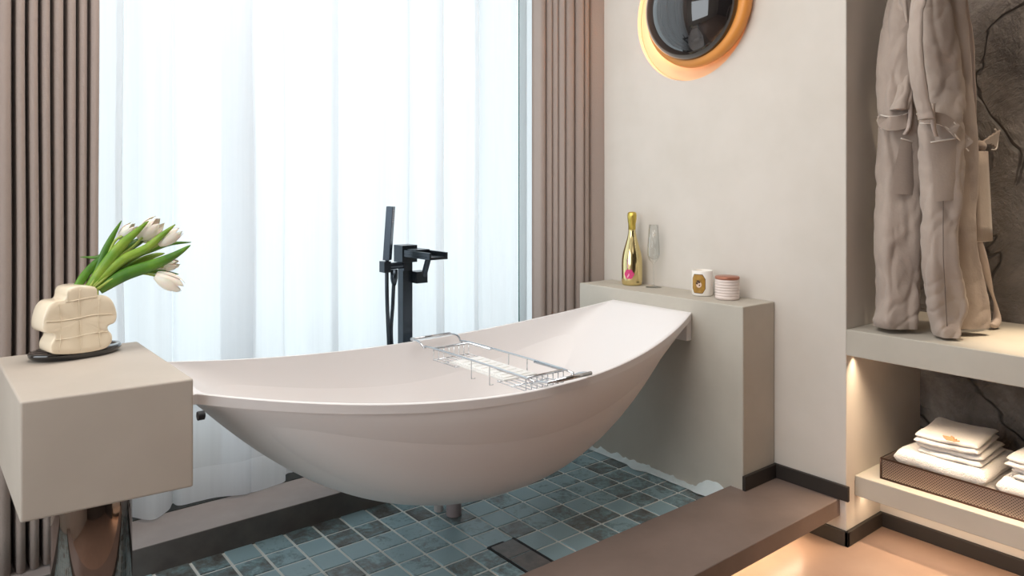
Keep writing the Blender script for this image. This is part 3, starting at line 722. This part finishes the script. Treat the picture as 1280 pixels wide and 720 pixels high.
leaves = [([(140, 600), (200, 450), (250, 320), (310, 200), (372, 95)], 52, 0.1, 0), ([(130, 600), (250, 430), (360, 290), (470, 190), (575, 97)], 74, -.2, 1), ([(180, 600), (300, 420), (420, 300), (520, 240), (597, 177)], 74, .3, 0), ([(160, 580), (380, 390), (560, 300), (680, 200), (775, 123)], 62, -.5, 1), ([(200, 580), (440, 380), (600, 310), (740, 268), (895, 257)], 46, .2, 0), ([(200, 610), (400, 500), (600, 430), (760, 360), (890, 278)], 86, -.6, 0), ([(180, 600), (350, 480), (580, 370), (695, 340)], 60, .5, 1), ([(400, 490), (550, 480), (680, 478), (800, 497)], 36, .3, 0), ([(330, 380), (250, 350), (180, 370), (62, 368)], 30, .5, 0), ([(40, 590), (100, 500), (190, 400), (260, 350)], 56, .1, 0), ([(200, 580), (350, 450), (480, 400)], 60, .6, 0), ([(110, 600), (200, 500), (300, 400), (330, 300)], 44, .4, 1)]
fl_paths = [([(130, 600), (250, 400), (320, 250), (395, 205)], (415, 175), .85, (.35, -.3)), ([(150, 600), (320, 400), (470, 280), (555, 190)], (585, 160), 1.15, (.7, -.6)), ([(150, 600), (340, 400), (520, 320), (580, 240)], (605, 212), .9, (.5, -.2)), ([(170, 590), (400, 400), (600, 300), (690, 245)], (735, 215), 1.05, (.9, -.35)), ([(190, 600), (420, 470), (600, 440), (680, 440)], (725, 428), .9, (.9, -.2)), ([(190, 610), (330, 520), (520, 490), (670, 520)], (730, 552), 1.2, (1, .35))]
labels_t = ['leftmost white tulip, small bloom behind upright green leaves', 'large open white tulip at the top of the bouquet', 'white tulip tucked just below the large open bloom', 'white tulip bud pointing right at upper right of the bouquet', 'half hidden white tulip behind the long right leaf', 'lowest white tulip, drooping at the right of the bouquet']
for ti, ((pth, fc, size, dr_), lb_) in enumerate(zip(fl_paths, labels_t)):
    tu = thing('tulip', lb_, 'flower', tuple(px(*zz8(*pth[0]), y=yv) * U), 'tulips in the cream vase')
    dyy = [.15, .1, .2, -.2, .3, -.2][ti]
    pts = smooth_path([px(*zz8(a, b), y=yv + dyy * k / 4) for k, (a, b) in enumerate(pth + [fc])][:-1], 6)
    fcp = px(*zz8(*fc), y=yv + dyy)
    pts.append(fcp - (fcp - pts[-1]) * .6)
    bm = new_bm(); tube(bm, [pts[0] + Vector((0, 0, -.5))] + pts, .035, 8); link('stem', bm, M['stem'], tu, smooth=True)
    axis = (fcp - pts[-3]).normalized() if ti in (3, 5) else (Vector((CS * dr_[0], -SN * dr_[0], -dr_[1])).normalized())
    Rt = axis.to_track_quat('Z', 'X').to_matrix(); Ls = .33 * size; Rs = .19 * size
    bm = new_bm()
    for pe in range(6):
        inner = pe % 2; a0 = pe * math.pi / 3
        rows = []
        for i in range(11):
            t = i / 10
            rr = Rs * (math.sin(math.pi * (t * .72 + .12)) ** .75) * (1.06 if not inner else .96) * (1 + (.25 * t if size > 1.1 and ti == 1 else 0))
            hw = .72 * math.sin(math.pi * min(1, t * .8 + .2)) ** .6
            rows.append([fcp + Rt @ Vector((rr * math.cos(a0 + hw * s), rr * math.sin(a0 + hw * s), (t - .5) * 2 * Ls * (1 - .08 * abs(s) * t))) for s in (-1, -.5, 0, .5, 1)])
        grid(bm, rows)
    link('bloom', bm, M['petal'], tu, smooth=True)
    mine = [l for k, l in enumerate(leaves) if k % 6 == ti]
    for (P_, wd, dy, mi) in mine:
        bm = new_bm(); blade(bm, P_, wd * k6 * .98, dy); o = link('leaf', bm, M['leaf2' if mi else 'leaf'], tu, smooth=True)
        s = o.modifiers.new('solid', 'SOLIDIFY'); s.thickness = .0008

# ================================================================ TOWELS
tb = px(1101, 598, z=1.38)
tx = tb.x; ty = tb.y
tr = thing('towel_tray', 'long perforated bronze metal tray on the lower niche shelf', 'tray', (tx * U, ty * U, .138))
bm = new_bm(); H = .72; y0 = ty - 7.5; x1 = tx + 3.9; tw = .05
box(bm, tx, tx + tw, y0, ty, 1.38, 1.38 + H); box(bm, x1 - tw, x1, y0, ty, 1.38, 1.38 + H); box(bm, tx, x1, ty - tw, ty, 1.38, 1.38 + H); box(bm, tx, x1, y0, y0 + tw, 1.38, 1.38 + H); box(bm, tx, x1, y0, ty, 1.38, 1.44)
link('basket', bm, M['meshmetal'], tr)
bm = new_bm()
for z in (1.41, 1.38 + H): tube(bm, [(tx, y0, z), (tx, ty, z), (x1, ty, z), (x1, y0, z)], .035, 8, closed=True)
for (x, y) in ((tx, ty), (tx, y0), (x1, ty), (x1, y0)): tube(bm, [(x, y, 1.4), (x, y, 1.38 + H)], .035, 8)
link('rim', bm, mat('bronze_wire', (96, 74, 64), .35, metal=.8), tr, smooth=True)
def towel(name, label, x0, x1, y0, y1, z0, h, layers, seed, group, yaw=0):
    """a folded towel: stacked soft layers joined by a rolled fold along the front"""
    bm = new_bm(); cx_, cy_ = (x0 + x1) / 2, (y0 + y1) / 2; lh = h / layers
    R_ = Matrix.Rotation(yaw, 3, 'Z')
    for l in range(layers):
        zc = z0 + lh * (l + .5); nx, ny = 22, 26
        sh = .05 * (layers - 1 - l) * 0 + .04 * noise.noise(Vector((l, seed, 3)))
        X0, X1, Y0, Y1 = x0 + sh + (.07 * (l % 2)), x1 - sh, y0 + .04 * l + .03 * math.sin(seed + l), y1 - .05 * ((l + seed) % 3)
        rows = []
        for k in range(2 * nx):
            # closed loop in x-z around, extruded along y
            a = 2 * math.pi * k / (2 * nx); ca_, sa_ = math.cos(a), math.sin(a); n_ = .2
            px_ = math.copysign(abs(ca_) ** n_, ca_); pz_ = math.copysign(abs(sa_) ** .7, sa_)
            row = []
            for j in range(ny + 1):
                t = j / ny; e = min(1, min(t, 1 - t) * 16) ** .4
                y = Y0 + (Y1 - Y0) * t
                x = (X0 + X1) / 2 + px_ * (X1 - X0) / 2 * (.975 + .025 * e)
                wav = .035 * noise.noise(Vector((x * 1.1, y * 1.1, seed * 3 + l * .3))) * 2 * (.4 + .6 * (l + 1) / layers) + .03 * noise.noise(Vector((x * 3, y * 3, seed)))
                z = zc + pz_ * lh * .56 * (.25 + .75 * e) + wav
                if pz_ < 0 and l == 0: z = max(z, z0 + .0)
                x += .05 * noise.noise(Vector((y * 1.7, z * 2, seed + l)))
                row.append(Vector((cx_, cy_, 0)) + R_ @ Vector((x - cx_, y - cy_ + .05 * noise.noise(Vector((x * 1.6, l * 2., seed))), z)))
            rows.append(row)
        V = [[bm.verts.new(p * U) for p in r] for r in rows]
        for i in range(2 * nx):
            for j in range(ny): bm.faces.new((V[i][j], V[i][j + 1], V[(i + 1) % (2 * nx)][j + 1], V[(i + 1) % (2 * nx)][j]))
        bm.faces.new([V[i][0] for i in range(2 * nx)][::-1]); bm.faces.new([V[i][ny] for i in range(2 * nx)])
    o = link(name, bm, M['towel'], smooth=True); tag(o, label, 'towel', group); return o
G_ = 'folded towels in the bronze tray'
zb = 1.46
t1 = px(1112, 560, x=tx + .25).y; t2 = px(1234, 600, x=tx + .25).y
towel('folded_towel', 'large white bath towel, lowest of the left stack in the tray', tx + .2, tx + 3.6, t2, t1, zb, .95, 2, 1, G_)
u1 = px(1142, 548, x=tx + .6).y; u2 = px(1226, 575, x=tx + .6).y
towel('folded_towel', 'white hand towel in the middle of the left stack in the tray', tx + .55, tx + 3.1, u2, u1, zb + .985, .37, 2, 2, G_, .05)
tt = towel('folded_towel', 'white towel with brown embroidery, topmost of the left stack', tx + .5, tx + 3.0, u2 + .15, u1 + .05, zb + 1.36, .34, 2, 3, G_, .08)
bm = new_bm(); e0 = px(1178, 545, z=zb + 1.74)
for k in range(4): tube(bm, smooth_path([e0 + Vector((-.1 * k + .05, -.07 * k, .0)), e0 + Vector((.05 - .1 * k, -.3 - .05 * k, .015)), e0 + Vector((.2 - .1 * k, -.2 - .12 * k, .0))], 4), .025, 5)
o = link('embroidery', bm, M['thread'], tt); o['label'] = 'small brown embroidered mark'
s2 = t2 - .12
towel('folded_towel', 'large white bath towel, lowest of the stack cut by the right edge', tx + .2, tx + 3.6, s2 - 3.0, s2, zb, .9, 2, 4, G_)
s3 = px(1262, 585, x=tx + .6).y
towel('folded_towel', 'white towel in the middle of the stack cut by the right edge', tx + .55, tx + 3.1, s3 - 2.4, s3, zb + .935, .37, 2, 5, G_)
towel('folded_towel', 'white towel topmost of the stack cut by the right edge', tx + .5, tx + 3.0, s3 - 2.4, s3 + .1, zb + 1.31, .34, 2, 6, G_, -.04)

# ================================================================ BATHROBES
RIGHT = Vector((CS, -SN, 0)); FWD = Vector((SN, CS, 0))
def cloth(bm, levels, yp, thick, seed, wr=.10, seg=72, sq=2.6, folds=3, fold_amp=.12):
    """loft of soft elliptical sections; levels = (v, left u, right u) measured on the hanging cloth"""
    lv = smooth_path([(a, b, c) for a, b, c in levels], 9); rings = []
    for v, ul, ur in lv:
        a = px(ul, v, y=yp); um = (ul + ur) / 2
        c_ = px(um, v, y=yp); dep = c_.x * SN + c_.y * CS
        hw = (ur - ul) / 2 / FPX * dep; ring = []
        for k in range(seg):
            t = 2 * math.pi * k / seg; ct, st = math.cos(t), math.sin(t)
            ex_ = math.copysign(abs(ct) ** (2 / sq), ct); ey_ = math.copysign(abs(st) ** (2 / sq), st)
            th_ = thick * (1 + fold_amp * math.sin(folds * t + seed + c_.z * .25))
            p = c_ + RIGHT * ex_ * hw + FWD * ey_ * th_
            q = Vector((p.x * 1.3, p.y * 1.3, p.z * .55 + seed * 7))
            c1 = abs(noise.noise(Vector((p.x * 1.1 + p.z * .25, p.y * 1.1, p.z * .35 + seed * 3))))
            c2 = abs(noise.noise(Vector((p.x * 1.6 - p.z * .9, p.y * 1.6, p.z * 1.3 + seed * 5))))
            dsp = noise.noise(q) * wr * 1.0 - wr * .7 * max(0, 1 - c1 * 5) - wr * .45 * max(0, 1 - c2 * 5)
            n_ = (RIGHT * ct + FWD * st)
            ring.append(bm.verts.new((p + n_ * dsp) * U))
        rings.append(ring)
    for A, B in zip(rings, rings[1:]):
        for k in range(seg): bm.faces.new((A[k], A[(k + 1) % seg], B[(k + 1) % seg], B[k]))
    bm.faces.new(rings[0][::-1]); bm.faces.new(rings[-1])
def strip(bm, pts, wv, th=.03, n=6, wdir=None):
    """ribbon of cloth along pts (3-D), wv wide along wdir, th thick"""
    P_ = smooth_path(pts, n); rows = []; N_ = len(P_)
    for i, p in enumerate(P_):
        d = (P_[min(i + 1, N_ - 1)] - P_[max(i - 1, 0)]).normalized()
        wd = (wdir or -d.cross(FWD)).normalized(); nn = d.cross(wd).normalized(); w2 = (wv[i * (len(wv) - 1) // max(1, N_ - 1)] if isinstance(wv, list) else wv) / 2
        rows.append([p - wd * w2 - nn * th, p + wd * w2 - nn * th, p + wd * w2 + nn * th, p - wd * w2 + nn * th, p - wd * w2 - nn * th])
    V = grid(bm, rows)
    bm.faces.new(V[0][:4]); bm.faces.new(V[-1][:4][::-1])
def lerp_levels(levels, v):
    for a, b in zip(levels, levels[1:]):
        if a[0] <= v <= b[0]:
            t = (v - a[0]) / (b[0] - a[0]); return a[1] + (b[1] - a[1]) * t, a[2] + (b[2] - a[2]) * t
    return levels[-1][1:] if v > levels[-1][0] else levels[0][1:]
def on_cloth(levels, yp, thick, u, v, lift=.07, sq=2.6):
    ul, ur = lerp_levels(levels, v); um = (ul + ur) / 2; e = max(-1, min(1, (u - um) / ((ur - ul) / 2)))
    off = thick * (1 - abs(e) ** sq) ** (1 / sq) + lift
    c_ = px(um, v, y=yp); dep = c_.x * SN + c_.y * CS - off      # same place in the picture plane, moved on to the cloth's front
    d = ray(u, v); return Vector((0, 0, CAMZ)) + d * dep
def line3(pts, yp, off): return [px(u, v, y=yp) - FWD * off for u, v in pts]
G2 = 'bathrobes hanging in the niche'
ra = thing('bathrobe', 'taupe bathrobe hanging at the left, closest to the plaster wall', 'bathrobe', tuple(px(1120, 412, z=6.68) * U), G2)
YA = 11.6
LVA = [(-25, 1118, 1142), (0, 1112, 1144), (18, 1107, 1146), (60, 1102, 1146), (110, 1101, 1143), (150, 1102, 1142), (175, 1100, 1148), (230, 1098, 1149), (290, 1095, 1147), (340, 1096, 1146), (380, 1095, 1145), (398, 1092, 1144), (409, 1096, 1143)]
bm = new_bm(); cloth(bm, LVA, YA, .62, 1, .11)
o = link('robe_body', bm, M['robe'], ra, smooth=True); o.modifiers.new('sub', 'SUBSURF').render_levels = 1
bm = new_bm(); cloth(bm, [(-25, 1120, 1140), (20, 1124, 1144), (80, 1127, 1147), (118, 1118, 1141), (138, 1112, 1136)], YA - .35, .3, 4, .12)
o = link('sleeve', bm, M['robe'], ra, smooth=True); o.modifiers.new('sub', 'SUBSURF').render_levels = 1
def piped(bmw, bmp, pts, sf, wv):
    L3 = [sf(u, v) for u, v in pts]; strip(bmw, L3, wv, .03, n=4)
    P_ = smooth_path(L3, 4)
    for s in (-.5, .5): tube(bmp, [p + Vector((0, 0, 1)) * wv * s for p in P_], .022, 6)
b1, b2 = new_bm(), new_bm(); SFA = lambda u, v, l=.17: on_cloth(LVA, YA, .62, u, v, l)
SFB = lambda u, v, l=.15: on_cloth(LVB, YB, .5, u, v, l)
piped(b1, b2, [(1101, 152), (1104, 153), (1110, 154), (1118, 154), (1126, 153), (1134, 150), (1141, 146)], SFA, .46)
o = link('belt', b1, M['robe'], ra); link('piping', b2, M['piping'], o, smooth=True)
bm = new_bm(); strip(bm, [SFA(1136, 122, .2), SFA(1138, 138, .3), SFA(1136, 158, .3), SFA(1131, 168, .15)], .12, .03, wdir=RIGHT); link('belt_loop', bm, M['robelight'], ra, smooth=True)
b1, b2, b3 = new_bm(), new_bm(), new_bm()
def pocket(b1, b2, q, sf):
    """q = four measured corners, top-left, top-right, bottom-right, bottom-left, laid on the cloth sf"""
    rows = []
    for i in range(13):
        t = i / 12; row = []
        for j in range(13):
            w_ = j / 12
            u = (q[0][0] * (1 - w_) + q[1][0] * w_) * (1 - t) + (q[3][0] * (1 - w_) + q[2][0] * w_) * t
            v = (q[0][1] * (1 - w_) + q[1][1] * w_) * (1 - t) + (q[3][1] * (1 - w_) + q[2][1] * w_) * t
            row.append(sf(u, v, .13 - .03 * t))
        rows.append(row)
    grid(b1, rows); tube(b2, [p - FWD * .01 for p in rows[0]], .028, 6)
pocket(b1, b2, [(1126, 173), (1147, 179), (1146, 244), (1112, 242)], SFA)
o = link('pocket', b1, M['robe'], ra, smooth=True); link('piping', b2, M['piping'], o, smooth=True)

rb = thing('bathrobe', 'taupe bathrobe hanging at the right with a knotted white piped belt', 'bathrobe', tuple(px(1180, 421, z=6.68) * U), G2)
YB = 10.05
bm = new_bm(); cloth(bm, [(-25, 1160, 1200), (0, 1158, 1205), (60, 1160, 1211), (110, 1165, 1215), (150, 1165, 1217), (200, 1165, 1221), (240, 1168, 1221), (290, 1170, 1219), (340, 1170, 1229), (380, 1168, 1237), (400, 1166, 1239), (410, 1168, 1237)], YB - .12, .3, 5, .06)
o = link('robe_back', bm, M['robe'], rb, smooth=True); o.modifiers.new('sub', 'SUBSURF').render_levels = 1
LVB = [(-25, 1155, 1180), (0, 1151, 1184), (25, 1150, 1190), (60, 1150, 1196), (100, 1155, 1202), (130, 1154, 1204), (150, 1152, 1200), (175, 1151, 1202), (210, 1153, 1202), (250, 1154, 1199), (290, 1155, 1196), (330, 1156, 1198), (360, 1158, 1204), (385, 1160, 1207), (400, 1163, 1203), (412, 1166, 1197), (420, 1170, 1193)]
bm = new_bm(); cloth(bm, LVB, YB, .5, 2, .09)
o = link('robe_front', bm, M['robe'], rb, smooth=True); o.modifiers.new('sub', 'SUBSURF').render_levels = 1
bm = new_bm(); cloth(bm, [(-25, 1148, 1160), (5, 1142, 1156), (20, 1139, 1152), (60, 1137, 1150), (100, 1141, 1154), (130, 1147, 1160), (150, 1150, 1164)], YB - .15, .3, 8, .05)
o = link('sleeve', bm, M['robe'], rb, smooth=True); o.modifiers.new('sub', 'SUBSURF').render_levels = 1
bm = new_bm(); cloth(bm, [(-25, 1178, 1196), (0, 1182, 1200), (30, 1188, 1205), (60, 1192, 1209), (95, 1197, 1210), (130, 1201, 1209), (160, 1204, 1209), (172, 1205, 1208)], YB, .56, 7, .03)
o = link('collar', bm, M['robelight'], rb, smooth=True)
bm = new_bm(); tube(bm, smooth_path(line3([(1181, -10), (1189, 30), (1194, 70), (1202, 120), (1206, 165)], YB, .6), 6), .028, 6); link('piping', bm, M['piping'], o, smooth=True)
b1, b2 = new_bm(), new_bm(); piped(b1, b2, [(1150, 147), (1157, 147), (1165, 147), (1173, 148), (1181, 151), (1189, 157), (1196, 164), (1203, 173), (1211, 182)], lambda u, v: SFB(u, v, .2 if u < 1195 else .3), .36)
be = link('belt', b1, M['robe'], rb); link('piping', b2, M['piping'], be, smooth=True)
KP = lambda u, v, l=.6: px(u, v, y=YB) - FWD * l
k0 = KP(1212, 184, .55); bm = new_bm()
lathe(bm, [(.02, -.2), (.12, -.17), (.19, -.08), (.21, .02), (.17, .12), (.08, .19), (.02, .2)], k0, 20)
o = link('belt_knot', bm, M['robe'], rb, smooth=True)
bm = new_bm(); strip(bm, [KP(1211, 183), KP(1218, 179), KP(1224, 176), KP(1229, 175), KP(1233, 175)], [.14, .2, .28, .4, .55, .66], .035, wdir=Vector((0, 0, 1)) + RIGHT * .25)
f_ = link('belt_end', bm, M['robe'], rb)
bm = new_bm(); tube(bm, smooth_path([KP(1230, 163), KP(1233.5, 168), KP(1233.5, 176), KP(1231.5, 187), KP(1226, 188)], 5), .028, 6); link('piping', bm, M['piping'], f_, smooth=True)
def tail(q, off, yp):
    bm = new_bm(); P_ = [px(u, v, y=yp) - FWD * off for u, v in q]; rows = []
    for i in range(7):
        t = i / 6; rows.append([(P_[0] * (1 - s) + P_[1] * s) * (1 - t) + (P_[3] * (1 - s) + P_[2] * s) * t - FWD * .06 * math.sin(math.pi * s) for s in (0, .25, .5, .75, 1)])
    grid(bm, rows); o = link('belt_tail', bm, M['robe'], rb, smooth=True); s = o.modifiers.new('s', 'SOLIDIFY'); s.thickness = .005
    bm = new_bm(); tube(bm, [rows[i][0] for i in range(7)] + [rows[-1][2]] + [rows[i][-1] for i in range(6, -1, -1)], .028, 6); link('piping', bm, M['piping'], o, smooth=True)
tail([(1212, 190), (1222, 190), (1229, 280), (1222, 282)], .35, YB)
tail([(1202, 190), (1219, 190), (1225, 299), (1206, 300)], .62, YB)
bm = new_bm(); tube(bm, smooth_path(line3([(1221, 300), (1228, 330), (1236, 360), (1242, 380), (1244, 398), (1240, 406), (1236, 404)], YB - .35, .1), 6), [.10 + .05 * math.sin(k * .3) for k in range(37)], 8); o = link('hem_lining', bm, M['robelight'], rb, smooth=True)
b1, b2 = new_bm(), new_bm(); pocket(b1, b2, [(1163, 178), (1195, 173), (1197, 250), (1168, 252)], SFB)
o = link('pocket', b1, M['robe'], rb, smooth=True); link('piping', b2, M['piping'], o, smooth=True)
bm = new_bm(); tube(bm, [SFB(1179 + 5 * max(0, (v - 320) / 90), v, .06) for v in range(180, 412, 6)], .014, 5); link('seam', bm, M['seam'], rb, smooth=True)
bm = new_bm(); strip(bm, [SFB(1166, 130, .15), SFB(1166, 142, .3), SFB(1167, 158, .3), SFB(1170, 170, .12)], .13, .03, wdir=RIGHT); link('belt_loop', bm, M['robelight'], rb, smooth=True)

# rail above the frame that the two robes hang from
rl_ = thing('clothes_rail', 'black metal clothes rail in the niche that the bathrobes hang from', 'clothes rail', (2.59, .5, 2.03))
bm = new_bm(); tube(bm, [(25.9, -1.9, 20.3), (25.9, NY, 20.3)], .12, 12); link('rod', bm, M['black'], rl_, smooth=True)
for robe, lv, yp, lab in ((ra, LVA, YA, 'wooden hanger holding the left bathrobe'), (rb, LVB, YB, 'wooden hanger holding the right bathrobe')):
    c_ = px((lv[0][1] + lv[0][2]) / 2, lv[0][0], y=yp)
    h_ = thing('clothes_hanger', lab, 'hanger', tuple(c_ * U))
    bm = new_bm(); tube(bm, smooth_path([c_ - RIGHT * .45 + Vector((0, 0, -.1)), c_ + Vector((0, 0, .12)), c_ + RIGHT * .45 + Vector((0, 0, -.1))], 5), .14, 10); link('hanger_bar', bm, M['copper'], h_, smooth=True)
    t_ = Vector((25.9, yp, 20.3))
    bm = new_bm(); tube(bm, smooth_path([c_, Vector((25.75, yp, 19.6)), t_ + Vector((.2, 0, -.1)), t_ + Vector((.14, 0, .14)), t_ + Vector((-.14, 0, .14)), t_ + Vector((-.18, 0, -.05))], 6), .03, 8); link('hook', bm, M['chrome'], h_, smooth=True)
